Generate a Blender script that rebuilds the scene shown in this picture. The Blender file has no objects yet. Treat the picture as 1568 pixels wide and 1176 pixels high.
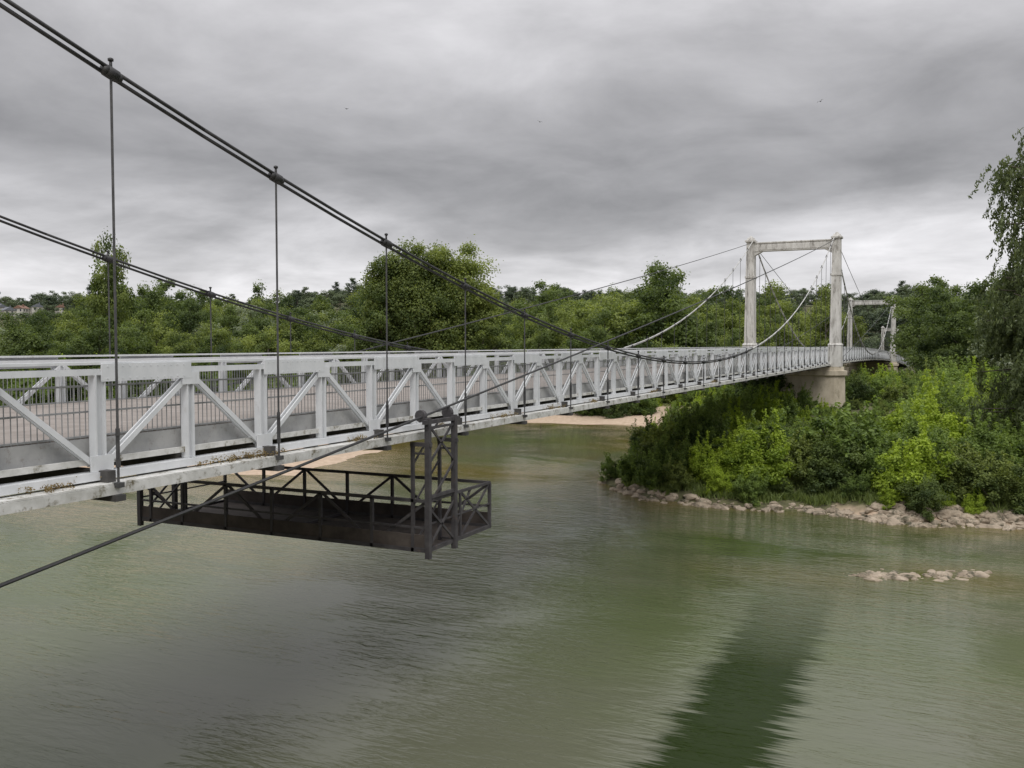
import bpy, math, numpy as np
from mathutils import Vector, Matrix
rng = np.random.default_rng(7)
E = 9.5
TH = math.radians(25.44)
SN, CS = math.sin(TH), math.cos(TH)
def W(D, lat): return (-SN*D+CS*lat, CS*D+SN*lat)
scene = bpy.context.scene
COL = scene.collection

# ------------------------------------------------------------ helpers
class MB:
    def __init__(s): s.v=[]; s.f=[]; s.m=[]
    def add(s, vs, fs, mi=0):
        o=len(s.v); s.v.extend(vs)
        for f in fs: s.f.append([i+o for i in f]); s.m.append(mi)
    def box(s, x0,x1,y0,y1,z0,z1, mi=0):
        vs=[(x0,y0,z0),(x1,y0,z0),(x1,y1,z0),(x0,y1,z0),(x0,y0,z1),(x1,y0,z1),(x1,y1,z1),(x0,y1,z1)]
        s.add(vs,[(0,3,2,1),(4,5,6,7),(0,1,5,4),(1,2,6,5),(2,3,7,6),(3,0,4,7)],mi)
    def frus(s, cx,cy,z0,z1,ax,ay,bx,by,mi=0):
        vs=[(cx-ax,cy-ay,z0),(cx+ax,cy-ay,z0),(cx+ax,cy+ay,z0),(cx-ax,cy+ay,z0),
            (cx-bx,cy-by,z1),(cx+bx,cy-by,z1),(cx+bx,cy+by,z1),(cx-bx,cy+by,z1)]
        s.add(vs,[(0,3,2,1),(4,5,6,7),(0,1,5,4),(1,2,6,5),(2,3,7,6),(3,0,4,7)],mi)
    def beam(s,p0,p1,w,h,mi=0):
        p0=Vector(p0);p1=Vector(p1);d=(p1-p0).normalized()
        up=Vector((0,0,1)) if abs(d.z)<0.99 else Vector((0,1,0))
        a=d.cross(up).normalized(); b=a.cross(d).normalized()
        vs=[]
        for p in (p0,p1):
            for i,j in ((-1,-1),(1,-1),(1,1),(-1,1)): vs.append(tuple(p+a*(i*w/2)+b*(j*h/2)))
        s.add(vs,[(3,2,1,0),(4,5,6,7),(0,1,5,4),(1,2,6,5),(2,3,7,6),(3,0,4,7)],mi)
    def cyl(s,p0,p1,r0,r1=None,n=8,mi=0):
        if r1 is None: r1=r0
        p0=Vector(p0);p1=Vector(p1);d=(p1-p0)
        if d.length<1e-6: return
        d.normalize()
        up=Vector((0,0,1)) if abs(d.z)<0.95 else Vector((0,1,0))
        a=d.cross(up).normalized(); b=a.cross(d).normalized()
        vs=[]
        for p,r in ((p0,r0),(p1,r1)):
            for k in range(n):
                t=2*math.pi*k/n; vs.append(tuple(p+a*(r*math.cos(t))+b*(r*math.sin(t))))
        fs=[(k,(k+1)%n,n+(k+1)%n,n+k) for k in range(n)]
        fs.append(tuple(range(n))[::-1]); fs.append(tuple(range(n,2*n)))
        s.add(vs,fs,mi)
    def build(s,name,mats,parent=None,smooth=False):
        me=bpy.data.meshes.new(name); me.from_pydata(s.v,[],s.f)
        for m in mats: me.materials.append(m)
        me.polygons.foreach_set('material_index',s.m)
        if smooth: me.polygons.foreach_set('use_smooth',[True]*len(s.f))
        me.update()
        ob=bpy.data.objects.new(name,me); COL.objects.link(ob)
        if parent: ob.parent=parent
        return ob
def empty(name,loc=(0,0,0)):
    e=bpy.data.objects.new(name,None); e.location=loc; COL.objects.link(e); return e

# ------------------------------------------------------------ materials
def newmat(name):
    m=bpy.data.materials.new(name); m.use_nodes=True
    nt=m.node_tree; nt.nodes.clear()
    out=nt.nodes.new('ShaderNodeOutputMaterial')
    return m,nt,out
def noise_mat(name,c1,c2,scale=3,rough=0.7,metal=0,c3=None,sc3=12,th=(0.6,0.75),bump=0.0,stretch=(1,1,1)):
    m,nt,out=newmat(name); N=nt.nodes; L=nt.links
    p=N.new('ShaderNodeBsdfPrincipled'); p.inputs['Roughness'].default_value=rough; p.inputs['Metallic'].default_value=metal
    tc=N.new('ShaderNodeTexCoord'); mp=N.new('ShaderNodeMapping'); mp.inputs['Scale'].default_value=stretch
    L.new(tc.outputs['Object'],mp.inputs['Vector'])
    n1=N.new('ShaderNodeTexNoise'); n1.inputs['Scale'].default_value=scale; n1.inputs['Detail'].default_value=6; n1.inputs['Roughness'].default_value=.65
    L.new(mp.outputs[0],n1.inputs['Vector'])
    r=N.new('ShaderNodeValToRGB'); r.color_ramp.elements[0].position=.35; r.color_ramp.elements[1].position=.65
    r.color_ramp.elements[0].color=(*c1,1); r.color_ramp.elements[1].color=(*c2,1)
    L.new(n1.outputs['Fac'],r.inputs[0]); col=r.outputs[0]
    if c3:
        n2=N.new('ShaderNodeTexNoise'); n2.inputs['Scale'].default_value=sc3; n2.inputs['Detail'].default_value=8; n2.inputs['Roughness'].default_value=.75
        L.new(mp.outputs[0],n2.inputs['Vector'])
        mr=N.new('ShaderNodeMapRange'); mr.inputs['From Min'].default_value=th[0]; mr.inputs['From Max'].default_value=th[1]
        L.new(n2.outputs['Fac'],mr.inputs['Value'])
        mx=N.new('ShaderNodeMixRGB'); mx.inputs[2].default_value=(*c3,1)
        L.new(mr.outputs[0],mx.inputs[0]); L.new(col,mx.inputs[1]); col=mx.outputs[0]
    L.new(col,p.inputs['Base Color'])
    if bump:
        b=N.new('ShaderNodeBump'); b.inputs['Strength'].default_value=bump; b.inputs['Distance'].default_value=.05
        L.new(n1.outputs['Fac'],b.inputs['Height']); L.new(b.outputs[0],p.inputs['Normal'])
    L.new(p.outputs[0],out.inputs[0])
    return m
white=noise_mat('white_paint',(.58,.60,.615),(.69,.705,.72),2.2,.5,c3=(.26,.22,.17),sc3=5,th=(.60,.82),stretch=(1,1,.5))
ledge=noise_mat('dirty_white_paint',(.44,.44,.41),(.66,.66,.64),3,.7,c3=(.12,.10,.05),sc3=3.5,th=(.53,.65))
kick=noise_mat('grey_panel',(.30,.305,.305),(.42,.42,.41),2,.7,c3=(.18,.15,.12),sc3=6,th=(.55,.75))
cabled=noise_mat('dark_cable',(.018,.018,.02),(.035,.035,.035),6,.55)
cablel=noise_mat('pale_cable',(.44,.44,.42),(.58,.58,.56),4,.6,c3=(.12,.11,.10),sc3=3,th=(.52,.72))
hangm=noise_mat('hanger_steel',(.045,.045,.047),(.09,.09,.09),4,.5,metal=.2)
wirem=noise_mat('wire_mesh',(.22,.23,.23),(.32,.32,.32),4,.5)
deckm=noise_mat('deck_surface',(.20,.175,.155),(.28,.25,.225),1.5,.9)
undm=noise_mat('under_steel',(.035,.035,.035),(.09,.085,.08),2,.8)
conc=noise_mat('pale_concrete',(.44,.43,.40),(.62,.61,.58),1.3,.85,c3=(.17,.155,.135),sc3=1.6,th=(.50,.70),bump=.3,stretch=(1.5,1.5,.35))
stone=noise_mat('pier_stone',(.38,.33,.25),(.54,.48,.38),.8,.9,c3=(.15,.14,.09),sc3=.9,th=(.52,.74),bump=.6,stretch=(1,1,.6))
gant=noise_mat('gantry_steel',(.035,.032,.036),(.07,.066,.068),3,.7,c3=(.13,.08,.05),sc3=4,th=(.6,.78))
gplank=noise_mat('gantry_plank',(.045,.036,.032),(.09,.075,.065),2,.9)
rockm=noise_mat('rock',(.20,.16,.115),(.42,.35,.27),1.2,.95,c3=(.07,.065,.04),sc3=1.5,th=(.50,.62),bump=.5)
bark=noise_mat('bark',(.06,.05,.04),(.13,.11,.09),6,.95,bump=.5,stretch=(1,1,.2))

def leafmat(name,dark,light,trans=.42,ovar=.55):
    m,nt,out=newmat(name); N=nt.nodes; L=nt.links
    at=N.new('ShaderNodeAttribute'); at.attribute_name='tone'
    oi=N.new('ShaderNodeObjectInfo')
    mx=N.new('ShaderNodeMixRGB'); mx.inputs[1].default_value=(*dark,1); mx.inputs[2].default_value=(*light,1)
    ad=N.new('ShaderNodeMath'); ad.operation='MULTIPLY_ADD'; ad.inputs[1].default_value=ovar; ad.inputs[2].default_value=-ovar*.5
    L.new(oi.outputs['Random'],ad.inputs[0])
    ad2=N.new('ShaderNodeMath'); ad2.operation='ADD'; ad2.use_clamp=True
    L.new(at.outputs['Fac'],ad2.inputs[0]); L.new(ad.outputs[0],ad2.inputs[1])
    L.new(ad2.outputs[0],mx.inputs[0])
    d=N.new('ShaderNodeBsdfPrincipled'); d.inputs['Roughness'].default_value=.6; d.inputs['Specular IOR Level'].default_value=.3
    t=N.new('ShaderNodeBsdfTranslucent'); ms=N.new('ShaderNodeMixShader'); ms.inputs[0].default_value=trans
    g=N.new('ShaderNodeMixRGB'); g.blend_type='MULTIPLY'; g.inputs[0].default_value=1; g.inputs[2].default_value=(1.4,1.4,.65,1)
    L.new(mx.outputs[0],d.inputs['Base Color']); L.new(mx.outputs[0],g.inputs[1]); L.new(g.outputs[0],t.inputs['Color'])
    L.new(d.outputs[0],ms.inputs[1]); L.new(t.outputs[0],ms.inputs[2]); L.new(ms.outputs[0],out.inputs[0])
    return m
lf_mid=leafmat('leaf_mid',(.068,.10,.028),(.25,.30,.085))
lf_dark=leafmat('leaf_dark',(.044,.072,.025),(.15,.20,.06))
lf_bright=leafmat('leaf_bright',(.14,.21,.025),(.36,.46,.06))
lf_shrub=leafmat('leaf_shrub',(.06,.10,.028),(.21,.29,.075))
lf_hill=leafmat('leaf_hill',(.046,.068,.042),(.13,.165,.09),.2,.9)  # distance haze put into the leaf colour as a greyer, bluer green
lf_grey=leafmat('leaf_silver',(.16,.20,.12),(.30,.34,.25))
lf_willow=leafmat('leaf_willow',(.050,.072,.030),(.155,.19,.08),.3)
lf_grass=leafmat('reed_green',(.09,.12,.04),(.22,.28,.09))

# ------------------------------------------------------------ foliage meshes
def unit(a): return a/np.maximum(np.linalg.norm(a,axis=1,keepdims=True),1e-9)
def leaf_arrays(C,R,n,leaf,squash=.8,up=.5,width=.62,droop=0,tone=None,inner=.35):
    k=len(C); M=k*n
    c=np.repeat(C,n,0); r=np.repeat(R,n)[:,None]
    d=unit(rng.normal(size=(M,3)))
    rad=(inner+(1-inner)*rng.random((M,1))**.5)*(1+.25*rng.normal(size=(M,1)))
    p=c+d*r*rad*np.array([1,1,squash])
    nrm=unit(d*.8+rng.normal(size=(M,3))*.55+np.array([0,0,up]))
    t=unit(np.cross(nrm,rng.normal(size=(M,3)))+np.array([0,0,-droop]))
    b=unit(np.cross(nrm,t))
    L=leaf*(.65+.7*rng.random((M,1)))
    if tone is None: tone=.5+.24*rng.normal(size=k)
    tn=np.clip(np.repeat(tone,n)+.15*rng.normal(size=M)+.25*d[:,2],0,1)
    q=np.stack([p-t*L*.5,p+b*L*width*.5,p+t*L*.5,p-b*L*width*.5],1)
    return q,tn
def mesh_from_quads(name,parts,mats,extra=None):
    q=np.concatenate([a[0] for a in parts]); tn=np.concatenate([a[1] for a in parts])
    mi=np.concatenate([np.full(len(a[0]),a[2]) for a in parts])
    V=q.reshape(-1,3); nf=len(q)
    loops=np.arange(nf*4); starts=np.arange(nf)*4; tots=np.full(nf,4); tv=np.repeat(tn,4)
    if extra and extra.v:
        ev=np.array(extra.v); o=len(V)
        el=[i+o for f in extra.f for i in f]; et=[len(f) for f in extra.f]
        es=np.cumsum([0]+et[:-1])+len(loops)
        V=np.concatenate([V,ev]); loops=np.concatenate([loops,el]); starts=np.concatenate([starts,es]); tots=np.concatenate([tots,et])
        mi=np.concatenate([mi,np.full(len(et),len(mats)-1)]); tv=np.concatenate([tv,np.full(len(ev),.5)])
    me=bpy.data.meshes.new(name)
    me.vertices.add(len(V)); me.vertices.foreach_set('co',V.astype(np.float32).ravel())
    me.loops.add(len(loops)); me.loops.foreach_set('vertex_index',loops.astype(np.int32))
    me.polygons.add(len(starts)); me.polygons.foreach_set('loop_start',starts.astype(np.int32)); me.polygons.foreach_set('loop_total',tots.astype(np.int32))
    for m in mats: me.materials.append(m)
    me.polygons.foreach_set('material_index',mi.astype(np.int32))
    a=me.attributes.new('tone','FLOAT','POINT'); a.data.foreach_set('value',tv.astype(np.float32))
    me.update(calc_edges=True); me.validate()
    return me
def crown_centres(k,cz,rx,rz,lump=.25,shell=.45):
    d=unit(rng.normal(size=(k,3)))
    ph=rng.random(6)*6.28
    az=np.arctan2(d[:,1],d[:,0])
    lum=1+lump*(np.sin(2*az+ph[0])*.5+np.sin(3*az+4*d[:,2]+ph[1])*.6+np.sin(5*d[:,2]+ph[2])*.4)
    r=(shell+(1-shell)*rng.random(k)**.6)*lum
    c=d*r[:,None]*np.array([rx,rx,rz]); c[:,2]+=cz
    return c
def wood(mb,C,h0,r0,lean=.02,n=14,top=.7):
    pts=[(0,0,-.02)]
    for i in range(1,6): pts.append((rng.normal()*lean,rng.normal()*lean,top*i/5))
    for i in range(5): mb.cyl(pts[i],pts[i+1],r0*(1-.16*i),r0*(1-.16*(i+1)),7)
    idx=rng.choice(len(C),min(n,len(C)),replace=False)
    for j in idx:
        c=C[j]; z=max(h0,c[2]-.15-.25*math.hypot(c[0],c[1])); z=min(z,top*.95)
        k=min(4,int(z/top*5)); f=z/top*5-k
        a=np.array(pts[k])*(1-f)+np.array(pts[k+1])*f
        m=(a+c)/2+np.array([0,0,-.02])
        mb.cyl(a,m,r0*.35,r0*.22,5); mb.cyl(m,c,r0*.22,r0*.08,5)
def broad(name,mat,k=60,n=230,leaf=.024,rx=.30,rz=.38,cz=.6,lump=.3,cr=(.06,.12),h0=.2,r0=.02,squash=.75):
    C=crown_centres(k,cz,rx,rz,lump); R=rng.uniform(cr[0],cr[1],k)
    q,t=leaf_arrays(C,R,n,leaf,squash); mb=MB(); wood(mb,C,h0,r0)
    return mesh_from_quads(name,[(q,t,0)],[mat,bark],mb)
broads=[broad('broadleaf_%s'%a,m,rx=rx,rz=rz,cz=cz,lump=l) for a,m,rx,rz,cz,l in
   [('a',lf_mid,.32,.40,.58,.3),('b',lf_mid,.36,.38,.56,.4),('c',lf_dark,.28,.42,.56,.35),('d',lf_dark,.34,.40,.56,.45),('e',lf_mid,.24,.44,.55,.35)]]
poplar=broad('poplar_mesh',lf_dark,k=46,n=200,leaf=.02,rx=.11,rz=.46,cz=.52,lump=.2,cr=(.035,.07),r0=.012,squash=1.3)
silver=broad('silver_mesh',lf_grey,k=50,n=200,leaf=.028,rx=.36,rz=.36,cz=.52,lump=.3)
hills_p=[broad('hilltree_%s'%a,lf_hill,k=34,n=110,leaf=.045,rx=rx,rz=rz,cz=.5,lump=.35,cr=(.09,.15)) for a,rx,rz in (('a',.40,.42),('b',.30,.44),('c',.46,.36))]
hills_p.append(broad('hilltree_d',lf_hill,k=30,n=100,leaf=.035,rx=.13,rz=.46,cz=.5,lump=.2,cr=(.05,.09)))
def shrub(name,mat,k=60,n=230,leaf=.045,rx=.5,rz=.55,lump=.35,cr=(.08,.17),up=.6,squash=.9):
    C=crown_centres(k,.42,rx,rz,lump,.35); C[:,2]=np.abs(C[:,2]); R=rng.uniform(cr[0],cr[1],k)
    q,t=leaf_arrays(C,R,n,leaf,squash,up)
    S=[];
    for i in range(34):
        c=C[rng.integers(k)]; top=c+np.array([rng.normal()*.10,rng.normal()*.10,.2+.28*rng.random()])
        for j in range(6): S.append(c+(top-c)*j/5+rng.normal(size=3)*.01)
    q2,t2=leaf_arrays(np.array(S),np.full(len(S),.04),14,leaf,1.2,.4,tone=np.full(len(S),.85))
    mb=MB()
    for i in range(8):
        c=C[rng.integers(k)]; mb.cyl((rng.normal()*.05,rng.normal()*.05,-.05),c,.012,.004,5)
    return mesh_from_quads(name,[(q,t,0),(q2,t2,0)],[mat,bark],mb)
shrubs=[shrub('shrub_a',lf_shrub),shrub('shrub_b',lf_shrub,rx=.6,rz=.5),shrub('shrub_c',lf_dark,rx=.55),shrub('shrub_d',lf_bright,rx=.5),shrub('shrub_e',lf_shrub,leaf=.06,n=150),shrub('shrub_f',lf_mid,rx=.6,rz=.45)]
def inst(me,name,x,y,z,s,parent,sz=None,rot=None):
    ob=bpy.data.objects.new(name,me); COL.objects.link(ob)
    ob.location=(x,y,z); s2=sz if sz else s; ob.scale=(s,s,s2)
    ob.rotation_euler=(0,0,rng.random()*6.28 if rot is None else rot)
    if parent: ob.parent=parent
    return ob

# ------------------------------------------------------------ terrain
LAND=np.array([(-43.7,64.5),(-43.1,53),(-64,45.7),(-140,40),(-400,20),(-3500,0),(-3500,4500),(3500,4500),(3500,260),(150,122),(40,82),(18,64.6),(3.7,54.7),
  (-3.1,52.4),(-6.5,52.9),(-12.5,53.4),(-17.2,54.5),(-20.5,60),(-22,72),(-27,90),(-31,103),(-46,101),(-58,97),(-52,80)],float)
def sdf(X,Y):
    px=X+.9*np.sin(Y*.31+1)+.5*np.sin(X*.7+Y*.9); py=Y+.8*np.sin(X*.27)+.45*np.sin(X*.83+2+Y*.5)
    best=np.full(px.shape,1e18); ins=np.zeros(px.shape,bool)
    n=len(LAND)
    for i in range(n):
        a=LAND[i]; b=LAND[(i+1)%n]; e=b-a
        t=np.clip(((px-a[0])*e[0]+(py-a[1])*e[1])/(e@e),0,1)
        dx=px-a[0]-t*e[0]; dy=py-a[1]-t*e[1]; best=np.minimum(best,dx*dx+dy*dy)
        c=((a[1]>py)!=(b[1]>py)); 
        with np.errstate(divide='ignore',invalid='ignore'):
            xi=(b[0]-a[0])*(py-a[1])/(b[1]-a[1]+1e-12)+a[0]
        ins^= c&(px<xi)
    d=np.sqrt(best); return np.where(ins,d,-d)
def sstep(a,b,x):
    t=np.clip((x-a)/(b-a),0,1); return t*t*(3-2*t)
def hillh(X,Y):
    fd=-SN*X+CS*Y; la=CS*X+SN*Y
    w=1+.10*np.sin(la*.0062+1.6)+.10*np.sin(la*.019+fd*.004)+.05*np.sin(la*.04)
    return 35*sstep(330,720,fd)*w
def ground(X,Y):
    d=sdf(X,Y); sand=sstep(-28,-38,X)
    up=(1.7*(1-sand)+.9*sand)*(1-np.exp(-np.maximum(d,0)/(4+9*sand)))
    dn=-2.2*(1-np.exp(np.minimum(d,0)/7))
    h=np.where(d>0,up,dn)+np.where(d>6,hillh(X,Y),0)+np.where(d>1,.12*np.sin(X*.5)*np.sin(Y*.43),0)
    return h,d
gx=np.concatenate([-np.geomspace(3400,125,45),np.linspace(-120,90,300),np.geomspace(93,3400,45)])
gy=np.concatenate([np.array([-400,-200,-100,-40,-10,-1,.55]),np.linspace(.9,130,190),np.geomspace(132,4400,110)])
GX,GY=np.meshgrid(gx,gy); GH,GD=ground(GX,GY)
GH=np.where(GY<.7,7.86,GH)
def gridmesh(name,Z,attr,mat,smooth=True):
    ny,nx=GX.shape
    V=np.stack([GX,GY,Z],-1).reshape(-1,3)
    i=np.arange(ny-1)[:,None]*nx+np.arange(nx-1)[None]; f=np.stack([i,i+1,i+nx+1,i+nx],-1).reshape(-1,4)
    me=bpy.data.meshes.new(name); me.vertices.add(len(V)); me.vertices.foreach_set('co',V.astype(np.float32).ravel())
    me.loops.add(f.size); me.loops.foreach_set('vertex_index',f.astype(np.int32).ravel())
    me.polygons.add(len(f)); me.polygons.foreach_set('loop_start',(np.arange(len(f))*4).astype(np.int32)); me.polygons.foreach_set('loop_total',np.full(len(f),4,np.int32))
    me.polygons.foreach_set('use_smooth',np.full(len(f),smooth))
    a=me.attributes.new('shore','FLOAT','POINT'); a.data.foreach_set('value',attr.astype(np.float32).ravel())
    me.materials.append(mat); me.update(calc_edges=True)
    ob=bpy.data.objects.new(name,me); COL.objects.link(ob); return ob
gm,nt,out=newmat('ground_mat'); N=nt.nodes; L=nt.links
at=N.new('ShaderNodeAttribute'); at.attribute_name='shore'
tc=N.new('ShaderNodeTexCoord')
nz=N.new('ShaderNodeTexNoise'); nz.inputs['Scale'].default_value=.35; nz.inputs['Detail'].default_value=8; L.new(tc.outputs['Object'],nz.inputs['Vector'])
nz2=N.new('ShaderNodeTexNoise'); nz2.inputs['Scale'].default_value=2.5; nz2.inputs['Detail'].default_value=6; L.new(tc.outputs['Object'],nz2.inputs['Vector'])
def ramp(cs):
    r=N.new('ShaderNodeValToRGB'); e=r.color_ramp.elements
    e[0].position=cs[0][0]; e[0].color=(*cs[0][1],1); e[1].position=cs[-1][0]; e[1].color=(*cs[-1][1],1)
    for p,c in cs[1:-1]: x=e.new(p); x.color=(*c,1)
    return r
sandr=ramp([(.3,(.36,.27,.19)),(.7,(.50,.39,.29))]); L.new(nz2.outputs['Fac'],sandr.inputs[0])
grassr=ramp([(.35,(.055,.055,.025)),(.65,(.13,.125,.06))]); L.new(nz2.outputs['Fac'],grassr.inputs[0])
ad=N.new('ShaderNodeMath'); ad.operation='MULTIPLY_ADD'; ad.inputs[1].default_value=.5; L.new(nz.outputs['Fac'],ad.inputs[0]); L.new(at.outputs['Fac'],ad.inputs[2])
mr=N.new('ShaderNodeMapRange'); mr.inputs['From Min'].default_value=.65; mr.inputs['From Max'].default_value=.85; L.new(ad.outputs[0],mr.inputs['Value'])
mx=N.new('ShaderNodeMixRGB'); L.new(mr.outputs[0],mx.inputs[0]); L.new(grassr.outputs[0],mx.inputs[1]); L.new(sandr.outputs[0],mx.inputs[2])
p=N.new('ShaderNodeBsdfPrincipled'); p.inputs['Roughness'].default_value=.95
bp=N.new('ShaderNodeBump'); bp.inputs['Strength'].default_value=.5; bp.inputs['Distance'].default_value=.1; L.new(nz2.outputs['Fac'],bp.inputs['Height']); L.new(bp.outputs[0],p.inputs['Normal'])
L.new(mx.outputs[0],p.inputs['Base Color']); L.new(p.outputs[0],out.inputs[0])
sandw=np.where(GX<-27,np.exp(-np.maximum(GD-22,0)/8),np.exp(-np.maximum(GD-.8,0)/1.2)*.55)
sandw=np.where((GX>-23)&(GX<-6)&(GY<80),.25,sandw)
gridmesh('ground',GH,sandw,gm)
# water
wm,nt,out=newmat('water_mat'); N=nt.nodes; L=nt.links
at=N.new('ShaderNodeAttribute'); at.attribute_name='shore'
tc=N.new('ShaderNodeTexCoord')
def noise(scale,detail,st=(1,1,1),rot=0,dist=0):
    mp=N.new('ShaderNodeMapping'); mp.inputs['Scale'].default_value=st; mp.inputs['Rotation'].default_value=(0,0,rot)
    L.new(tc.outputs['Object'],mp.inputs['Vector'])
    n=N.new('ShaderNodeTexNoise'); n.inputs['Scale'].default_value=scale; n.inputs['Detail'].default_value=detail; n.inputs['Distortion'].default_value=dist
    L.new(mp.outputs[0],n.inputs['Vector']); return n.outputs['Fac']
def math_(op,a,b,clamp=False):
    m=N.new('ShaderNodeMath'); m.operation=op; m.use_clamp=clamp
    for i,x in enumerate((a,b)):
        if isinstance(x,(int,float)): m.inputs[i].default_value=x
        else: L.new(x,m.inputs[i])
    return m.outputs[0]
def mrange(v,a,b,c=0,d=1):
    m=N.new('ShaderNodeMapRange'); m.inputs['From Min'].default_value=a; m.inputs['From Max'].default_value=b; m.inputs['To Min'].default_value=c; m.inputs['To Max'].default_value=d
    L.new(v,m.inputs['Value']); return m.outputs[0]
pat=noise(.05,4,(1,1.8,1),.3)
m1=N.new('ShaderNodeMixRGB'); m1.inputs[1].default_value=(.118,.124,.084,1); m1.inputs[2].default_value=(.100,.120,.058,1); L.new(mrange(pat,.4,.62),m1.inputs[0])
sh=math_('ADD',at.outputs['Fac'],math_('MULTIPLY',math_('SUBTRACT',noise(.25,5),.5),.6))
m2=N.new('ShaderNodeMixRGB'); m2.inputs[2].default_value=(.125,.098,.030,1); L.new(mrange(sh,.12,.9),m2.inputs[0]); L.new(m1.outputs[0],m2.inputs[1])
sx=N.new('ShaderNodeSeparateXYZ'); L.new(tc.outputs['Object'],sx.inputs[0])
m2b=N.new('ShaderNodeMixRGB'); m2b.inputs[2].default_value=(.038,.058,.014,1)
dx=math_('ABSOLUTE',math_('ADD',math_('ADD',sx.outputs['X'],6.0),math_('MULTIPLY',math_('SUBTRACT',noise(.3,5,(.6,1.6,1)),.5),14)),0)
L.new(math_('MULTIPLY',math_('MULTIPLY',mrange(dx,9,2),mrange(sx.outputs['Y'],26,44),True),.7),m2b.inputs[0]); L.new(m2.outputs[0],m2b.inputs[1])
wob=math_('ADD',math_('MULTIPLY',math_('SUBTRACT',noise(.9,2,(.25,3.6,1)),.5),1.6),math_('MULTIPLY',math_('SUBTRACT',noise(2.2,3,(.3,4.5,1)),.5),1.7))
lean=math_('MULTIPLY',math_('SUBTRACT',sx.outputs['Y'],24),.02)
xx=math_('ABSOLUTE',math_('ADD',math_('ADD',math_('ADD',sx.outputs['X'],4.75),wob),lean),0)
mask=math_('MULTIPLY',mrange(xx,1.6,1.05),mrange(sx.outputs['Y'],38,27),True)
m3=N.new('ShaderNodeMixRGB'); m3.inputs[2].default_value=(.018,.030,.006,1); L.new(mask,m3.inputs[0]); L.new(m2b.outputs[0],m3.inputs[1])  # dark reflection streak painted into the water colour; specular drops along it too
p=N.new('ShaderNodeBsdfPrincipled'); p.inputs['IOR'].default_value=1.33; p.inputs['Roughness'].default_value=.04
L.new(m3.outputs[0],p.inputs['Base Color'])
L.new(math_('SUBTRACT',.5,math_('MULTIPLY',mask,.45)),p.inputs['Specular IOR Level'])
wv=math_('ADD',math_('ADD',math_('MULTIPLY',noise(.9,2,(.55,1.5,1),.35,.6),.45),math_('MULTIPLY',noise(2.6,3,(.42,1.7,1),.3,.8),.50)),math_('MULTIPLY',noise(8,3,(.5,1.6,1),.15,.3),.13))
amp=mrange(noise(.09,5,(1,1.8,1),.5,1.4),.38,.62,.22,1.0)
calm=math_('MULTIPLY',mrange(sx.outputs['Y'],55,75,1,.2),mrange(sx.outputs['Y'],18,34,.5,1))
bp=N.new('ShaderNodeBump'); bp.inputs['Distance'].default_value=.17; L.new(math_('MULTIPLY',amp,calm),bp.inputs['Strength']); L.new(wv,bp.inputs['Height'])
L.new(bp.outputs[0],p.inputs['Normal']); L.new(p.outputs[0],out.inputs[0])
WA=np.exp(np.minimum(GD,0)/np.where(GX<-26,7.0,3.2))
WA=np.maximum(WA,.8*np.exp(-(((GX+.7)/5)**2+((GY-41)/2.6)**2)))
WA=np.maximum(WA,.65*np.exp(-(((GX+5)/5)**2+((GY-38.5)/3)**2)))
WA=np.maximum(WA,.85*np.exp(-(((GX+32)/12)**2+((GY-60)/5)**2)))
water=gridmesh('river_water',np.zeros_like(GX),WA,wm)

# ------------------------------------------------------------ quay behind camera
qb=MB(); qb.box(-80,80,-6,.6,-2,7.9); qb.box(-80,-26,.2,.62,7.9,8.8); qb.box(-8,80,-6.4,-6,7.9,8.8)
qb.build('stone_quay',[stone])

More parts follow.
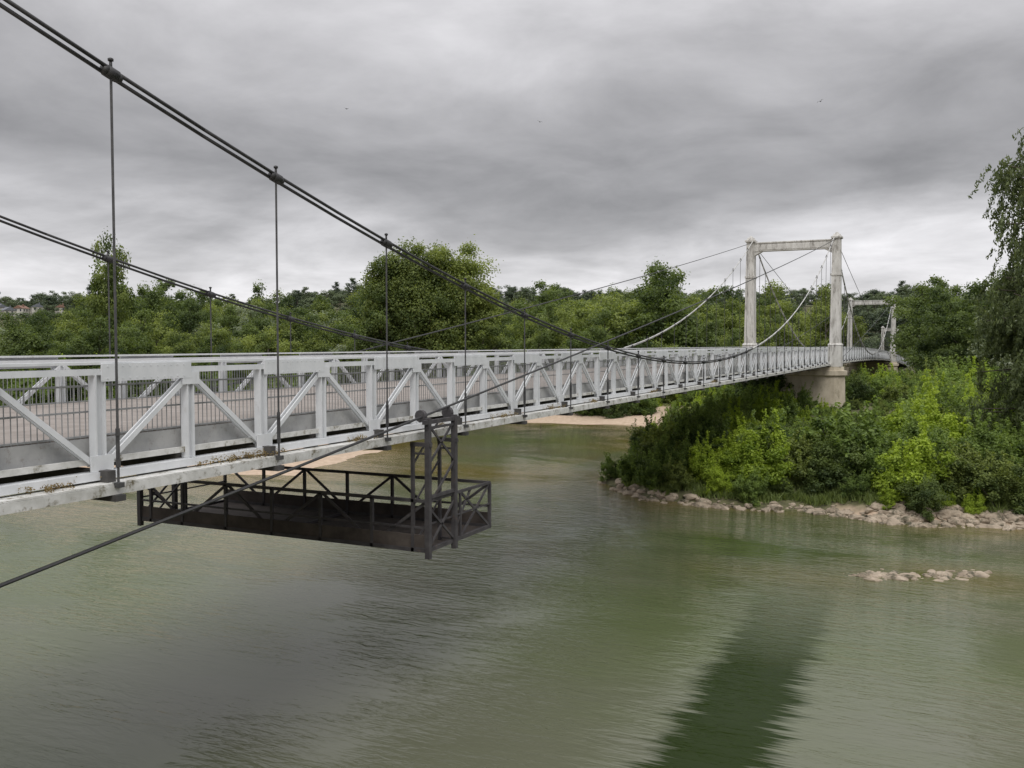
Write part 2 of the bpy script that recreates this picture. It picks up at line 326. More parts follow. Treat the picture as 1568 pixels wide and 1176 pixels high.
# ------------------------------------------------------------ bridge
BR=empty('suspension_bridge')
P=3.915; S0=10.49; XN,XF=-12.0,-21.2; TN,TF=-12.45,-20.75
def dz(s): return E-max(0,s-112)**2*.0001
SE=-13; T1=112.0; T2=237.0; T3=362.0
SEND=370
ns=int((SEND-S0)//P)
for side,TX,o in (('near',TN,1),('far',TF,-1)):
    tr=MB(); lg=MB(); kk=MB(); wr=MB()
    for n in range(-6,ns):
        s=S0+n*P; m=s+P/2; e=s+P
        z,zm,ze=dz(s),dz(m),dz(e)
        for a,b,za,zb in ((s,m,z,zm),(m,e,zm,ze)):
            tr.beam((TX,a,za-.31),(TX,b,zb-.31),.16,.045)
            tr.beam((TX,a,za-.45),(TX,b,zb-.45),.14,.10)
            tr.beam((TX,a,za-2.13),(TX,b,zb-2.13),.26,.13)
            lg.beam((TX+o*.38,a,za-2.34),(TX+o*.38,b,zb-2.34),.09,.15)
            lg.beam((TX+o*.2,a,za-2.245),(TX+o*.2,b,zb-2.245),.42,.03)
            lg.beam((TX-o*.02,a,za-1.90),(TX-o*.02,b,zb-1.90),.05,.10)
        tr.beam((TX+o*.085,s+.02,z-.46),(TX+o*.085,m,zm-.46),.03,.29)
        if s<60 and side=='near':
            for k in range(12):
                for zz in (-.36,-.56): tr.box(TX+.10,TX+.108,s+.12+k*.15,s+.14+k*.15,z+zz-.01,z+zz+.01)
        for a,za,w in ((s,z,.2),(m,zm,.17)):
            tr.box(TX-.08,TX+.08,a-w/2,a-w/2+.03,za-2.06,za-.5)
            tr.box(TX-.08,TX+.08,a+w/2-.03,a+w/2,za-2.06,za-.5)
            tr.box(TX-.01,TX+.01,a-w/2+.03,a+w/2-.03,za-2.06,za-.5)
        tr.box(TX+o*.09-.012,TX+o*.09+.012,s-.22,s+.22,z-2.06,z-1.8)
        tr.box(TX+o*.09-.012,TX+o*.09+.006,m-.2,m+.2,zm-.72,zm-.5)
        for q in (-.05,.05):
            tr.beam((TX+q,s+.12,z-1.95),(TX+q,m-.06,zm-.6),.03,.09)
            tr.beam((TX+q,m+.06,zm-.55),(TX+q,e-.12,ze-1.95),.03,.09)
        kk.beam((TX-o*.2,s,z-1.72),(TX-o*.2,e,ze-1.72),.03,.36)
        for zz in (-.68,-1.1,-1.5):
            wr.beam((TX-o*.2,s,z+zz),(TX-o*.2,e,ze+zz),.03,.03)
        step=.11 if s<70 else (.22 if s<T1 else .6)
        t=0.0
        while t<P and s+t>SE:
            zz=z+(ze-z)*t/P
            x=TX-o*.2
            wr.v.extend([(x-.006,s+t-.006,zz-1.9),(x+.006,s+t-.006,zz-1.9),(x+.006,s+t+.006,zz-1.9),(x-.006,s+t+.006,zz-1.9),
                         (x-.006,s+t-.006,zz-.66),(x+.006,s+t-.006,zz-.66),(x+.006,s+t+.006,zz-.66),(x-.006,s+t+.006,zz-.66)])
            o8=len(wr.v)-8
            for f in ((0,1,5,4),(1,2,6,5),(2,3,7,6),(3,0,4,7)): wr.f.append([i+o8 for i in f]); wr.m.append(0)
            t+=step
    tr.build(side+'_truss',[white],BR); lg.build(side+'_ledge',[ledge],BR); kk.build(side+'_kick_panel',[kick],BR); wr.build(side+'_railing_mesh',[wirem],BR)
dk=MB(); ud=MB()
for n in range(-6,ns):
    s=S0+n*P; e=s+P; z,ze=dz(s),dz(e)
    dk.beam(((TN+TF)/2,s,z-1.58),((TN+TF)/2,e,ze-1.58),abs(TN-TF)-.5,.12)
    for x in np.linspace(TF+.5,TN-.5,7): ud.beam((x,s,z-1.80),(x,e,ze-1.80),.1,.3)
    for a,za in ((s,z),(s+P/2,(z+ze)/2)):
        ud.beam((TF-.35,a,za-2.24),(TN+.30,a,za-2.24),.16,.40) if a==s else ud.beam((TF,a,za-2.15),(TN-.14,a,za-2.15),.14,.3)
    ud.beam((XN-.9,s,z-2.47),(XN+.05,s,z-2.47),.2,.10); ud.beam((XF-.05,s,z-2.47),(XF+.9,s,z-2.47),.2,.10)
dk.build('deck',[deckm],BR); ud.build('floor_beams',[undm],BR)
MC=[]
for (s_,w_) in ((2.2,1.2),(6.2,1.0),(9.4,.8),(13.6,1.4),(14.3,.9),(17.5,.5),(21.3,.5),(25.2,.9),(29.0,.7),(33,.6),(41,.8),(53,.7)):
    for i in range(int(34*w_)): MC.append((TN+.2+rng.normal()*.08,s_+rng.normal()*.45*w_,dz(s_)-2.2+abs(rng.normal())*.045))
MC=np.array(MC); q,t=leaf_arrays(MC,np.full(len(MC),.07),14,.035,.7,.3)
mossm=leafmat('moss_brown',(.10,.06,.03),(.26,.20,.11))
ob=bpy.data.objects.new('ledge_moss',mesh_from_quads('ledge_moss',[(q,t,0)],[mossm])); COL.objects.link(ob); ob.parent=BR
# cables
sp=[(SE-.0,T1,0),(T1,T2,1),(T2,T3,2)]
TOP=12.5
def cable_z(s):
    for a,b,i in sp:
        if a-1e-6<=s<=b+1e-6:
            za=TOP+(dz(a)-E)+E; zb=TOP+dz(b); mid=(a+b)/2; h=(b-a)/2
            chord=za+(zb-za)*(s-a)/(b-a)
            return chord-13.48*(1-((s-mid)/h)**2)
cb=MB(); hg=MB(); st=MB()
for X,o in ((XN,1),(XF,-1)):
    ss=sorted(set([SE,T1,T2,T3]+[S0+n*P for n in range(-5,ns) if S0+n*P<T3]))
    for a,b in zip(ss[:-1],ss[1:]):
        sub=2
        for k in range(sub):
            u=a+(b-a)*k/sub; v=a+(b-a)*(k+1)/sub
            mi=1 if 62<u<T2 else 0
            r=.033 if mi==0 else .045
            for dx_,dy_ in ((-.03,-.045),(.03,.045)):
                cb.cyl((X+dx_,u,cable_z(u)+dy_),(X+dx_,v,cable_z(v)+dy_),r,n=8,mi=mi)
    for n in range(-5,ns):
        s=S0+n*P
        if s>T3 or min(abs(s-T1),abs(s-T2),abs(s-T3))<1.2: continue
        cz=cable_z(s)
        sl=(cable_z(s+.2)-cable_z(s-.2))/.4
        cb.cyl((X,s-.17,cz-.17*sl),(X,s-.10,cz-.10*sl),.06,.10,8,0)
        cb.cyl((X,s-.10,cz-.10*sl),(X,s+.10,cz+.10*sl),.10,.10,8,0)
        cb.cyl((X,s+.10,cz+.10*sl),(X,s+.19,cz+.19*sl),.10,.06,8,0)
        cb.cyl((X,s,cz),(X,s,cz+.24),.028,.022,6,0); cb.cyl((X,s,cz+.19),(X,s,cz+.23),.045,.045,6,0)
        zb=dz(s)-2.3
        r=.021 if s<T1 else .03
        if cz>zb+.3:
            hg.cyl((X,s,cz),(X,s,zb),r,n=6)
            zt=min(cz-.1,zb+.95)
            hg.cyl((X,s,zt),(X,s,zt-.12),.035,n=6); hg.cyl((X,s,zt-.5),(X,s,zt-.62),.04,n=6)
            hg.cyl((X-.03,s,zt-.1),(X-.03,s,zt-.52),.012,n=5); hg.cyl((X+.03,s,zt-.1),(X+.03,s,zt-.52),.012,n=5)
            hg.box(X-.07,X+.07,s-.06,s+.06,zb-.0,zb+.08)
    def stay(p0,p1,sag,r=.028,k=12):
        pr=None
        for i in range(k+1):
            t=i/k; q=tuple(p0[j]+(p1[j]-p0[j])*t for j in range(2))+(p0[2]+(p1[2]-p0[2])*t-4*sag*t*(1-t),)
            if pr: st.cyl(pr,q,r,n=6)
            pr=q
    xs=X+o*.16
    stay((xs,.5,E-4.4),(xs,T1-.3,E+12.1),.45,.03)
    stay((xs,T1+.3,E+12.1),(xs,T2-2,dz(T2)-2.3),.5,.035)
    stay((xs,T2-.3,dz(T2)+12.1),(xs,T1+2,dz(T1)-2.3),.5,.035)
    stay((xs,T2+.3,dz(T2)+12.1),(xs,T3-2,dz(T3)-2.3),.5,.035)
    cb.cyl((X,T3,cable_z(T3)),(X,T3+40,dz(T3)-5),.06,n=6)
cb.build('main_cables',[cabled,cablel],BR,True); hg.build('hangers',[hangm],BR); st.build('stay_cables',[cabled],BR)

def portal(s,name):
    z=dz(s); pm=MB(); XL=XN+.28; XR=XF-.28
    for X in (XL,XR):
        sgn=1 if X==XL else -1
        pm.frus(X,s,z-2.6,z-.1,.72,1.0,.72,1.0); pm.frus(X,s,z-.1,z+.15,.78,1.06,.62,.85)
        pm.frus(X,s,z+.15,z+TOP-4.6,.58,.78,.50,.66)
        pm.frus(X,s,z+TOP-4.6,z+TOP-4.35,.58,.74,.58,.74)
        pm.frus(X,s,z+TOP-4.35,z+TOP-.3,.50,.66,.44,.60)
        pm.frus(X,s,z+TOP-.3,z+TOP-.08,.60,.78,.60,.78)
        pm.frus(X,s,z+TOP-.08,z+TOP+.22,.44,.62,.34,.5)
        pm.frus(X,s,z+TOP+.22,z+TOP+.42,.2,.4,.12,.3)
        k=X-sgn*.44; 
        vs=[(k,s-.35,z+TOP-1.95),(k,s-.35,z+TOP-.6),(k-sgn*1.2,s-.35,z+TOP-1.32),(k,s+.35,z+TOP-1.95),(k,s+.35,z+TOP-.6),(k-sgn*1.2,s+.35,z+TOP-1.32)]
        pm.add(vs,[(0,1,2),(3,5,4),(0,2,5,3),(0,3,4,1),(1,4,5,2)])
    pm.box(XR+.44,XL-.44,s-.42,s+.42,z+TOP-1.45,z+TOP-.52)
    pm.box(XR+.44,XL-.44,s-.50,s+.50,z+TOP-.52,z+TOP-.36)
    pm.box(XR+.9,XL-.9,s-.46,s-.42,z+TOP-1.3,z+TOP-.7)
    ob=pm.build(name,[conc],BR)
    bv=ob.modifiers.new('b','BEVEL'); bv.width=.04; bv.segments=1; bv.limit_method='ANGLE'
    pr=MB(); zt=z-2.62
    def ring(hx,hy,zz,n=10):
        cx=(XL+XR)/2; hx2=(XL-XR)/2+hx
        vs=[]
        for i in range(n+1):
            a=-math.pi/2+math.pi*i/n; vs.append((cx+hx2-hy+hy*math.cos(a),s+hy*math.sin(a),zz))
        for i in range(n+1):
            a=math.pi/2+math.pi*i/n; vs.append((cx-hx2+hy+hy*math.cos(a),s+hy*math.sin(a),zz))
        return vs
    prof=[(1.35,1.75,-2.5),(1.1,1.5,zt-1.1),(1.1,1.5,zt-1.1),(1.35,1.75,zt-.95),(1.35,1.75,zt-.45),(1.0,1.4,zt-.4),(.95,1.35,zt)]
    vs=[];fs=[];m=22
    for a in prof: vs+=ring(*a)
    for k in range(len(prof)-1):
        for i in range(m): fs.append((k*m+i,k*m+(i+1)%m,(k+1)*m+(i+1)%m,(k+1)*m+i))
    fs.append(tuple((len(prof)-1)*m+i for i in range(m)))
    pr.add(vs,fs); pr.build(name+'_pier',[stone],BR)
portal(T1,'portal_pylon'); portal(T2,'second_pylon'); portal(T3,'third_pylon'); portal(SE,'near_pylon')

# ------------------------------------------------------------ inspection gantry
GA=empty('inspection_gantry'); g=MB(); gp=MB()
ya,yb=19.7,23.2; xa,xb=-21.6,-11.75; zl=E-5.25; zh=E-3.95
for y in (ya,yb):
    g.beam((xa,y,zl+.05),(xb,y,zl+.05),.08,.10); g.beam((xa,y,zh),(xb,y,zh),.08,.08); g.beam((xa,y,zl+.62),(xb,y,zl+.62),.05,.05)
    gp.box(xa,xb,y-.02,y+.02,zl+.10,zl+.44)
    nb=6
    for i in range(nb+1):
        x=xa+(xb-xa)*i/nb; g.beam((x,y,zl),(x,y,zh),.08,.08)
        if i<nb:
            x2=xa+(xb-xa)*(i+1)/nb
            if i%2: g.beam((x,y+.05,zl+.1),(x2,y+.05,zh),.04,.075)
            else: g.beam((x,y+.05,zh),(x2,y+.05,zl+.1),.04,.075)
for x in (xa,xb,(xa+xb)/2):
    g.beam((x,ya,zl+.05),(x,yb,zl+.05),.09,.10)
for x in (xa,xb):
    g.beam((x,ya,zh),(x,yb,zh),.07,.07); g.beam((x,(ya+yb)/2,zl),(x,(ya+yb)/2,zh),.06,.06); g.beam((x,ya,zl+.7),(x,yb,zl+.7),.04,.04)
gp.box(xa,xb-.1,ya+.1,yb-.1,zl-.02,zl+.03)
g.beam((xb,ya+1.2,zl+.05),(xb,(ya+yb)/2+.6,zh),.035,.07); g.beam((xb,(ya+yb)/2,zl+.05),(xb,yb,zh),.035,.07); g.beam((xb,(ya+yb)/2,zh),(xb,yb,zl+.05),.035,.07)
TW=1.35
for X0 in (xb+.05,xa-.05):
    o=1 if X0>-15 else -1
    X1=X0-.45*o
    for y in (ya,ya+TW):
        g.beam((X0,y,zl-.15),(X0,y,E-1.85),.13,.13)
    for y in (ya,ya+TW): g.beam((X1,y,zl),(X1,y,E-2.5),.08,.08)
    for k in range(3):
        z0=zl+.1+k*1.05
        g.beam((X0,ya,z0),(X0,ya+TW,z0+1.05),.035,.06); 
        if k!=1: g.beam((X0,ya+TW,z0),(X0,ya,z0+1.05),.035,.06)
        g.beam((X1,ya,z0),(X1,ya+TW,z0+1.05),.03,.05)
    for y in (ya,ya+TW):
        for k in range(3): g.beam((X0,y,zl+.1+k*1.2),(X1,y,zl+.1+k*1.2),.05,.05)
    g.beam((X0,ya-.2,E-1.95),(X0,ya+TW+.25,E-1.95),.10,.10); g.beam((X0,ya-.1,E-2.1),(X0,ya+TW+.1,E-2.1),.06,.06); g.beam((X0,ya,zh+.1),(X0,ya+TW,zh+.1),.08,.08)
    for y in (ya,ya+TW): 
        g.cyl((X0-.2*o,y-.06,E-1.80),(X0-.2*o,y+.06,E-1.80),.15,n=14); g.beam((X0-.5*o,y,E-2.52),(X0+.1*o,y,E-2.52),.09,.1)
g.build('frame',[gant],GA); gp.build('walkway_boards',[gplank],GA)

# ------------------------------------------------------------ rocks
import bmesh
def rocks(name,pts,smin,smax):
    bm=bmesh.new(); bmesh.ops.create_icosphere(bm,subdivisions=2,radius=1); bv=np.array([v.co[:] for v in bm.verts]); bf=[[v.index for v in f.verts] for f in bm.faces]; bm.free()
    mb=MB()
    for x,y,z in pts:
        s=smin+(smax-smin)*rng.random()**2.8
        d=bv.copy()
        for _ in range(7):
            nn=unit(rng.normal(size=(1,3)))[0]; lim=.45+.35*rng.random()
            k=d@nn; d=d-np.outer(np.maximum(k-lim,0),nn)
        a=rng.random()*6.28; R=np.array([[math.cos(a),-math.sin(a),0],[math.sin(a),math.cos(a),0],[0,0,1]])
        d=(d*np.array([1.3,.9,.65])*s)@R.T+np.array([x,y,z])
        mb.add([tuple(q) for q in d],bf)
    return mb.build(name,[rockm])
pts=[]
shore=[(-19,57),(-17.2,54.5),(-12.5,53.4),(-6.5,52.9),(-3.1,52.4),(3.7,54.7),(18,64.6)]
while len(pts)<1100:
    i=rng.integers(len(shore)-1); t=rng.random(); a=np.array(shore[i]);b=np.array(shore[i+1])
    q=a+(b-a)*t+rng.normal(size=2)*1.1
    h,d=ground(np.array([q[0]]),np.array([q[1]]))
    w=.28 if q[0]<-6 else (.6 if q[0]<-3 else 1)
    if -.9<d[0]<(.9 if q[0]<-4 else 1.8) and rng.random()<w: pts.append((q[0],q[1],max(h[0],-.05)+.0))
rocks('shore_rocks',pts,.05,.50)
pts=[]
for i in range(260):
    t=rng.random(); x=-3.2+4.9*t; y=39.5+2.4*t+.25*math.sin(t*9)
    if .44<t<.50 and rng.random()<.6: continue
    pts.append((x+rng.normal()*.25,y+rng.normal()*.34,-.09+.06*rng.random()))
rocks('river_rocks',pts,.07,.34)

# ------------------------------------------------------------ vegetation placement
def gh(x,y):
    h,d=ground(np.array([x]),np.array([y])); return float(h[0]),float(d[0])
IS=empty('island_shrubs'); cnt=0; placed=[]
for _ in range(9000):
    x=rng.uniform(-26,48); y=rng.uniform(52,118)
    h,d=gh(x,y)
    if d<.9: continue
    sp_=1.4 if d<4 else 2.5
    if any((x-a)**2+(y-b)**2<sp_*sp_ for a,b in placed): continue
    placed.append((x,y))
    q=(CS*x+SN*y)/(-SN*x+CS*y)
    if q>.8: continue
    if abs(y-T1)<3.2 and -24<x<-9: continue
    s=rng.uniform(3.2,4.9)
    if d<2.2: s=rng.uniform(1.1,2.3)
    elif d<4.5: s=rng.uniform(2.2,4.0)
    if -14.5<x<-2 and y>70 : s=rng.uniform(.9,1.7)
    elif -13.5<x<-4 and y>60: s=min(s,2.7)
    if x<-10 and y>66: s=min(s,3.4)
    if x>-1 and y>62: s=rng.uniform(3.0,4.5)
    if x<-21: s=min(s,2.5)
    if -24<x<-10: s=min(s,4.4)
    br=rng.random()
    kidx=3 if (math.sin(x*.45+1)+math.sin(y*.5+x*.2))>.7 and br<.75 else [0,1,2,4,5,0][rng.integers(6)]
    inst(shrubs[kidx],'shrub',x,y,h-.1,s*.95,IS,sz=s*.86); cnt+=1
pts=[]
while len(pts)<5000:
    i=rng.integers(len(shore)-1); t=rng.random(); a=np.array(shore[i]);b=np.array(shore[i+1]); 
    pts.append(a+(b-a)*t+np.array([rng.normal()*1.0,1.9+rng.normal()*1.6]))
pts=np.array(pts); hh,dd=ground(pts[:,0],pts[:,1]); ok=dd>np.where(pts[:,0]<-5,.8,1.5)+.3*np.sin(pts[:,0]*2.1); pts=pts[ok]; hh=hh[ok]
K=len(pts); nb=7
base=np.repeat(np.column_stack([pts,hh]),nb,0)+rng.normal(size=(K*nb,3))*np.array([.12,.12,0])
hgt=rng.uniform(.15,.5,(K*nb,1)); lean_=rng.normal(size=(K*nb,2))*.4
tip=base+np.column_stack([lean_*hgt,hgt]); wd=unit(rng.normal(size=(K*nb,3))*np.array([1,1,0]))*.035
q=np.stack([base-wd,base+wd,(tip+wd*.3),(tip-wd*.3)],1)
me=mesh_from_quads('shore_grass',[(q,np.clip(.5+.25*rng.normal(size=K*nb),0,1),0)],[lf_grass])
COL.objects.link(bpy.data.objects.new('shore_grass',me))
# ivy on pier
C=[]
for i in range(230):
    x=rng.uniform(-23,-16.2); z=rng.uniform(0,6.2)
    if x>-17.4 and z>rng.uniform(1,5.0): continue
    C.append((x,T1-1.6,z))
C=np.array(C); q,t=leaf_arrays(C,rng.uniform(.35,.65,len(C)),170,.2,1,.3,tone=.3+.15*rng.normal(size=len(C)))
COL.objects.link(bpy.data.objects.new('pier_ivy',mesh_from_quads('pier_ivy',[(q,t,0)],[lf_dark])))
# big tree
def bigtree(name,mat,x,y,h,w,k,n,leaf,tone_off=0,cz=.54,rz=.44,lump=.16):
    C=crown_centres(k,cz,.5*w/h*.92,rz,lump,.35); R=rng.uniform(.045,.085,k)
    q,t=leaf_arrays(C,R,n,leaf/h,.85,.45,tone=.45+.22*rng.normal(size=k)+tone_off); mb=MB(); wood(mb,C,.12,.022,.015,30,.8)
    me=mesh_from_quads(name,[(q,t,0)],[mat,bark],mb)
    gz,_=gh(x,y); ob=inst(me,name,x,y,gz-.1,h,None); return ob
x,y=W(126,-15.6); bigtree('poplar_tree',lf_mid,x,y,22.5,10.5,220,340,.32,-.08,lump=.14)
x,y=W(125,-11.0); bigtree('poplar_tree.001',lf_mid,x,y,23.4,11,240,340,.32,-.12,lump=.16)
x,y=W(127,-6.4); bigtree('poplar_tree.002',lf_mid,x,y,22.8,8.5,180,340,.32,-.05,lump=.2)
x,y=W(123,-17.5); bigtree('poplar_tree.003',lf_dark,x,y,15,8,90,260,.28)
x,y=W(124,-4.0); bigtree('poplar_tree.004',lf_mid,x,y,13,8,90,260,.28)
# willow at right
def willow(x,y,h):
    mb=MB();S=[]
    mb.cyl((0,0,-.3),(.3,.2,h*.35),.55,.42,10); mb.cyl((.3,.2,h*.35),(0,.5,h*.7),.42,.25,8); mb.cyl((0,.5,h*.7),(-.3,.2,h*.95),.25,.05,7)
    for i in range(120):
        a=rng.random()*6.28; z0=h*rng.uniform(.08,.84); r=rng.uniform(2.8,5.4)*(1-.38*(z0/h)**2)
        p0=np.array([.2,.2,z0]); p1=np.array([r*math.cos(a),r*math.sin(a),z0+h*rng.uniform(.01,.10)])
        m=(p0+p1)/2+np.array([0,0,.6]); mb.cyl(p0,m,.09,.06,5); mb.cyl(m,p1,.06,.03,5)
        for j in range(20):
            t=rng.uniform(.35,1.05); c=p0+(p1-p0)*t+rng.normal(size=3)*np.array([.45,.45,.3])
            ln=rng.uniform(.6,2.2); dr=rng.normal(size=2)*.2
            k=int(ln/.22)
            for u in range(k):
                f=u/k; S.append(c+np.array([dr[0]*f*ln+math.cos(a)*.4*f,dr[1]*f*ln+math.sin(a)*.4*f,-f*ln]))
    S=np.array(S); q,t=leaf_arrays(S,np.full(len(S),.2),8,.27,1.1,.2,width=.36,droop=1.2,tone=.5+.2*rng.normal(size=len(S)))
    me=mesh_from_quads('willow_tree',[(q,t,0)],[lf_willow,bark],mb)
    ob=bpy.data.objects.new('willow_tree',me); COL.objects.link(ob); ob.location=(x,y,gh(x,y)[0]); return ob
x,y=W(57,34.6); willow(x,y,25)
# bank trees
BT=empty('riverbank_trees')
prof_q=[-.75,-.57,-.5,-.46,-.40,-.3,-.2,-.15,-.1,0,.05,.1,.14,.19,.23,.27,.31,.36,.4,.44,.48,.52,.56,.7,.9]
prof_e=[.034,.034,.034,.044,.052,.048,.046,.050,.048,.050,.050,.060,.066,.074,.054,.056,.060,.055,.058,.058,.062,.072,.08,.085,.085]
for D in (128,138,150,164,180,200,225,255,290):
    nlat=int(1.6*D/(D*.042+1.2))
    for i in range(nlat):
        qv=-.75+1.6*(i+rng.random()*.8)/nlat; Dd=D+rng.uniform(-6,6)
        x,y=W(Dd,qv*Dd); h,d=gh(x,y)
        if d<8 or (x<-30 and d<30 and Dd<150 and qv<-.2): continue
        if -27<x<-6 and y<400: continue
        if .365<qv<.452: continue
        if y<T1+12 and x>-8 and D<130: continue
        e=np.interp(qv,prof_q,prof_e)
        top=E+Dd*e*(rng.uniform(.55,1.12) if qv>-.47 else rng.uniform(.6,.98))
        if D<=138: top=min(top,rng.uniform(9,14) if qv<.4 else rng.uniform(13,18))
        ht=max(6,top-h)
        ht=min(ht,25)
        r=rng.random()
        if r<.04: me=silver
        elif r<.12: me=poplar; ht*=1.12
        elif qv>.42: me=broads[[2,3,2,3,0][rng.integers(5)]]
        else: me=broads[rng.integers(5)]
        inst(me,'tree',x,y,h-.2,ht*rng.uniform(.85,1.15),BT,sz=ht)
for i in range(420):
    D=rng.uniform(112,150); qv=rng.uniform(-.7,.75); x,y=W(D,qv*D); h,d=gh(x,y)
    if d<3 or (x<-30 and d<7): continue
    if x<-62 and d<26: continue
    if abs(y-T1)<5 and -26<x<-7: continue
    s=rng.uniform(2.5,5.5) if qv<.3 else rng.uniform(2.5,5)
    if -25<x<-8 or .365<qv<.46: s=min(s,3.5)
    inst(shrubs[[0,1,2,5,4,0,3][rng.integers(7)]],'shrub',x,y,h-.1,s*1.2,BT,sz=s)
for D,qv,ht,me in ((175,-.436,25.5,poplar),(215,-.40,23.5,poplar),(215,-.375,24.5,poplar),(215,-.362,22.5,poplar),(260,-.275,27,poplar),(190,.148,26.5,poplar),(185,.155,24,poplar),(150,-.44,25,broads[4])):
    x,y=W(D,qv*D); inst(me,'tree',x,y,gh(x,y)[0],ht*(.5 if me is broads[4] else 1.1),BT,sz=ht)
for D,qv,ht in ((150,-.17,10),(152,-.155,9),(150,-.20,8.5),(170,.215,14)):
    x,y=W(D,qv*D); inst(silver,'tree',x,y,gh(x,y)[0],ht*1.3,BT,sz=ht)
HT=empty('hillside_woods')
for i in range(1600):
    D=rng.uniform(18.5,30)**2; qv=rng.uniform(-.78,.78); x,y=W(D,qv*D); h,d=gh(x,y)
    if -27<x<-6 and y<380: continue
    if 380<D<625 and -.585<qv<-.465: continue
    pt=1+.3*math.sin(x*.021+2)*math.sin(y*.027)
    s=rng.uniform(7,16)*pt; kk_=rng.integers(10); me=hills_p[3] if kk_==0 else hills_p[kk_%3]
    if kk_==0: s*=1.25
    inst(me,'hill_tree',x,y,h-.5,s*1.3,HT,sz=s)
# ------------------------------------------------------------ houses
wallm=noise_mat('render_wall',(.42,.41,.37),(.54,.52,.47),.5,.9)
roofs=noise_mat('slate_roof',(.10,.11,.13),(.16,.17,.19),2,.7)
rooft=noise_mat('tile_roof',(.16,.09,.065),(.23,.13,.09),2,.8)
glass=noise_mat('window_glass',(.02,.025,.03),(.05,.05,.06),2,.2)
hn=0
def house(x,y,w,l,hh,rot,roof,base=0):
    global hn
    e=empty('rendered_house' if hn==0 else 'rendered_house.%03d'%hn,(x,y,gh(x,y)[0]-.3)); e.rotation_euler=(0,0,rot); hn+=1
    a=MB(); a.box(-w/2,w/2,-l/2,l/2,0,hh); a.build('walls',[wallm],e)
    r=MB(); o=.4; rh=w*.32
    vs=[(-w/2-o,-l/2-o,hh),(w/2+o,-l/2-o,hh),(w/2+o,l/2+o,hh),(-w/2-o,l/2+o,hh),(0,-l/2-o,hh+rh),(0,l/2+o,hh+rh)]
    r.add(vs,[(0,3,2,1),(0,1,4),(2,3,5),(1,2,5,4),(3,0,4,5)]); r.box(w*.15,w*.15+.6,-.4,.5,hh+.1,hh+rh+.9); r.build('roof',[roof],e)
    g=MB(); fl=max(1,int(hh//2.8))
    for f in range(fl):
        for i in range(int(l//3)):
            yy=-l/2+1.8+i*3
            for sx_ in (-1,1): g.box(sx_*w/2-.03,sx_*w/2+.03,yy-.5,yy+.5,f*2.8+.9,f*2.8+2.3)
        for i in range(int(w//3)):
            xx=-w/2+1.7+i*3
            for sy in (-1,1): g.box(xx-.5,xx+.5,sy*l/2-.03,sy*l/2+.03,f*2.8+.9,f*2.8+2.3)
    g.build('windows',[glass],e)
hs=((575,-.550,7,10,5.6,1.2,roofs),(590,-.535,6,8,5.6,.4,rooft),(600,-.518,7,11,5.8,1.0,roofs),(605,-.56,7,9,5.8,1.4,roofs),(595,-.492,6,8,5.6,.8,rooft))
for D,qv,w_,l,hh_,rot,rf in hs:
    x,y=W(D,qv*D); house(x,y,w_,l,hh_,rot,rf)
for i in range(26):
    D=rng.uniform(520,600); qv=rng.uniform(-.585,-.475); x,y=W(D,qv*D)
    if min(abs(qv-h_[1]) for h_ in hs)<.0045: continue
    s=rng.uniform(6,9.5); inst(hills_p[rng.integers(3)],'hill_tree',x,y,gh(x,y)[0]-.5,s*1.2,HT,sz=s)
house(*W(300,.232*300),9,13,11,.9,rooft)

# ------------------------------------------------------------ birds
bmx=noise_mat('bird_feathers',(.03,.03,.03),(.08,.08,.08),8,.8)
k=0
for px,py,D in ((-.179,.254,120),(.030,.240,130),(.333,.262,120)):
    x,y=W(D,px*D); b=MB()
    b.cyl((-.16,0,0),(.14,0,.02),.05,.03,6); b.cyl((.14,0,.02),(.21,0,.02),.035,.01,6)
    b.add([(-.07,0,.02),(.07,0,.02),(.03,.28,.14),(-.05,.26,.13),(-.10,.56,.06)],[(0,1,2,3),(3,2,4)])
    b.add([(-.07,0,.02),(.07,0,.02),(.03,-.28,.14),(-.05,-.26,.13),(-.10,-.56,.06)],[(3,2,1,0),(4,2,3)])
    b.add([(-.15,0,.01),(-.30,.06,.01),(-.30,-.06,.01)],[(0,1,2)])
    ob=b.build('flying_bird' if k==0 else 'flying_bird.%03d'%k,[bmx]); ob.location=(x,y,E+py*D); ob.rotation_euler=(.3,0.1,rng.random()*6.28); k+=1

# ------------------------------------------------------------ world
SUN_EL=math.radians(52); SUN_AZ=math.radians(150)
w=bpy.data.worlds.new('World'); scene.world=w; w.use_nodes=True
nt=w.node_tree; N=nt.nodes; L=nt.links; N.clear()
out=N.new('ShaderNodeOutputWorld'); bg=N.new('ShaderNodeBackground'); bg.inputs['Strength'].default_value=.1
sky=N.new('ShaderNodeTexSky'); sky.sky_type='NISHITA'; sky.sun_disc=False; sky.sun_elevation=SUN_EL; sky.sun_rotation=SUN_AZ
tc=N.new('ShaderNodeTexCoord'); sx=N.new('ShaderNodeSeparateXYZ'); L.new(tc.outputs['Generated'],sx.inputs[0])
def g3(v): return (v*1.0,v*.985,v*1.012)
el=ramp([(0,g3(.72)),(.06,g3(.74)),(.10,g3(.60)),(.145,g3(.40)),(.19,g3(.32)),(.26,g3(.44)),(.33,g3(.62)),(.5,g3(.9)),(.7,g3(1.2)),(1,g3(1.5))])
den=math_('ADD',math_('MAXIMUM',sx.outputs['Z'],0.0),.18)
cx=N.new('ShaderNodeCombineXYZ'); L.new(math_('DIVIDE',sx.outputs['X'],den),cx.inputs[0]); L.new(math_('DIVIDE',sx.outputs['Y'],den),cx.inputs[1])
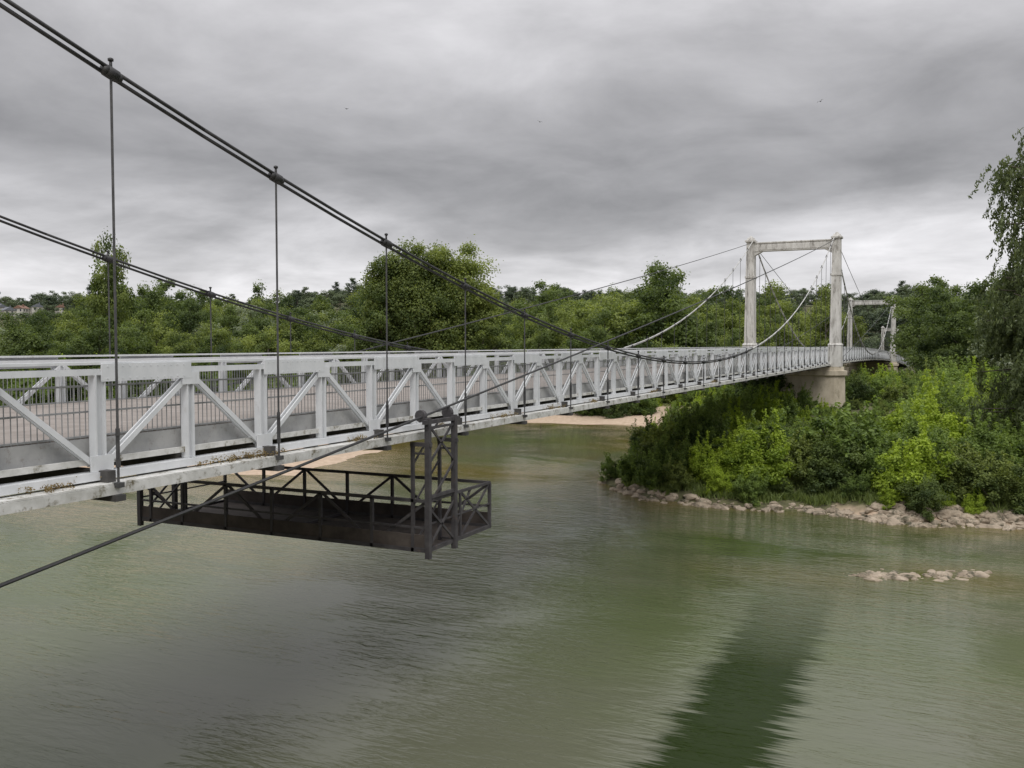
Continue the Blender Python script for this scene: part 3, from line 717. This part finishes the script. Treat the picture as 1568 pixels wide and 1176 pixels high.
def wn(scale,det,ro,di=0,off=(0,0,0)):
    mp=N.new('ShaderNodeMapping'); mp.inputs['Location'].default_value=off; L.new(cx.outputs[0],mp.inputs[0])
    n=N.new('ShaderNodeTexNoise'); n.inputs['Scale'].default_value=scale; n.inputs['Detail'].default_value=det; n.inputs['Roughness'].default_value=ro; n.inputs['Distortion'].default_value=di
    L.new(mp.outputs[0],n.inputs['Vector']); return n.outputs['Fac']
zz=math_('ADD',sx.outputs['Z'],math_('MULTIPLY',math_('SUBTRACT',wn(.8,7,.52,.4,(3,1,0)),.5),.28))
L.new(zz,el.inputs[0])
mrv=mrange(wn(1.9,9,.58,.3),.3,.7,.78,1.22)
mul=N.new('ShaderNodeMixRGB'); mul.blend_type='MULTIPLY'; mul.inputs[0].default_value=1; L.new(el.outputs[0],mul.inputs[1]); L.new(mrv,mul.inputs[2])
sc=N.new('ShaderNodeMixRGB'); sc.blend_type='MULTIPLY'; sc.inputs[0].default_value=1; sc.inputs[2].default_value=(10.8,10.8,10.8,1); L.new(mul.outputs[0],sc.inputs[1])
mixs=N.new('ShaderNodeMixRGB'); mixs.inputs[0].default_value=.95; L.new(sky.outputs[0],mixs.inputs[1]); L.new(sc.outputs[0],mixs.inputs[2])
L.new(mixs.outputs[0],bg.inputs['Color']); L.new(bg.outputs[0],out.inputs[0])
sl=bpy.data.lights.new('sun','SUN'); sl.energy=1.5; sl.angle=math.radians(25); sl.color=(1,.97,.92)
so=bpy.data.objects.new('sun',sl); COL.objects.link(so)
sd=Vector((math.sin(SUN_AZ)*math.cos(SUN_EL),math.cos(SUN_AZ)*math.cos(SUN_EL),math.sin(SUN_EL)))
so.rotation_euler=sd.to_track_quat('Z','Y').to_euler(); so.location=sd*100
cam=bpy.data.cameras.new('camera'); cam.lens=36*1400/1568; cam.sensor_width=36; cam.sensor_fit='HORIZONTAL'; cam.clip_end=8000; cam.clip_start=.1
co=bpy.data.objects.new('camera',cam); COL.objects.link(co); co.location=(0,0,E); co.rotation_euler=(math.radians(90-2.49),0,TH)
scene.camera=co
scene.view_settings.view_transform='Standard'; scene.view_settings.look='None'; scene.view_settings.exposure=0
print('shrubs',cnt,'objs',len(bpy.data.objects))
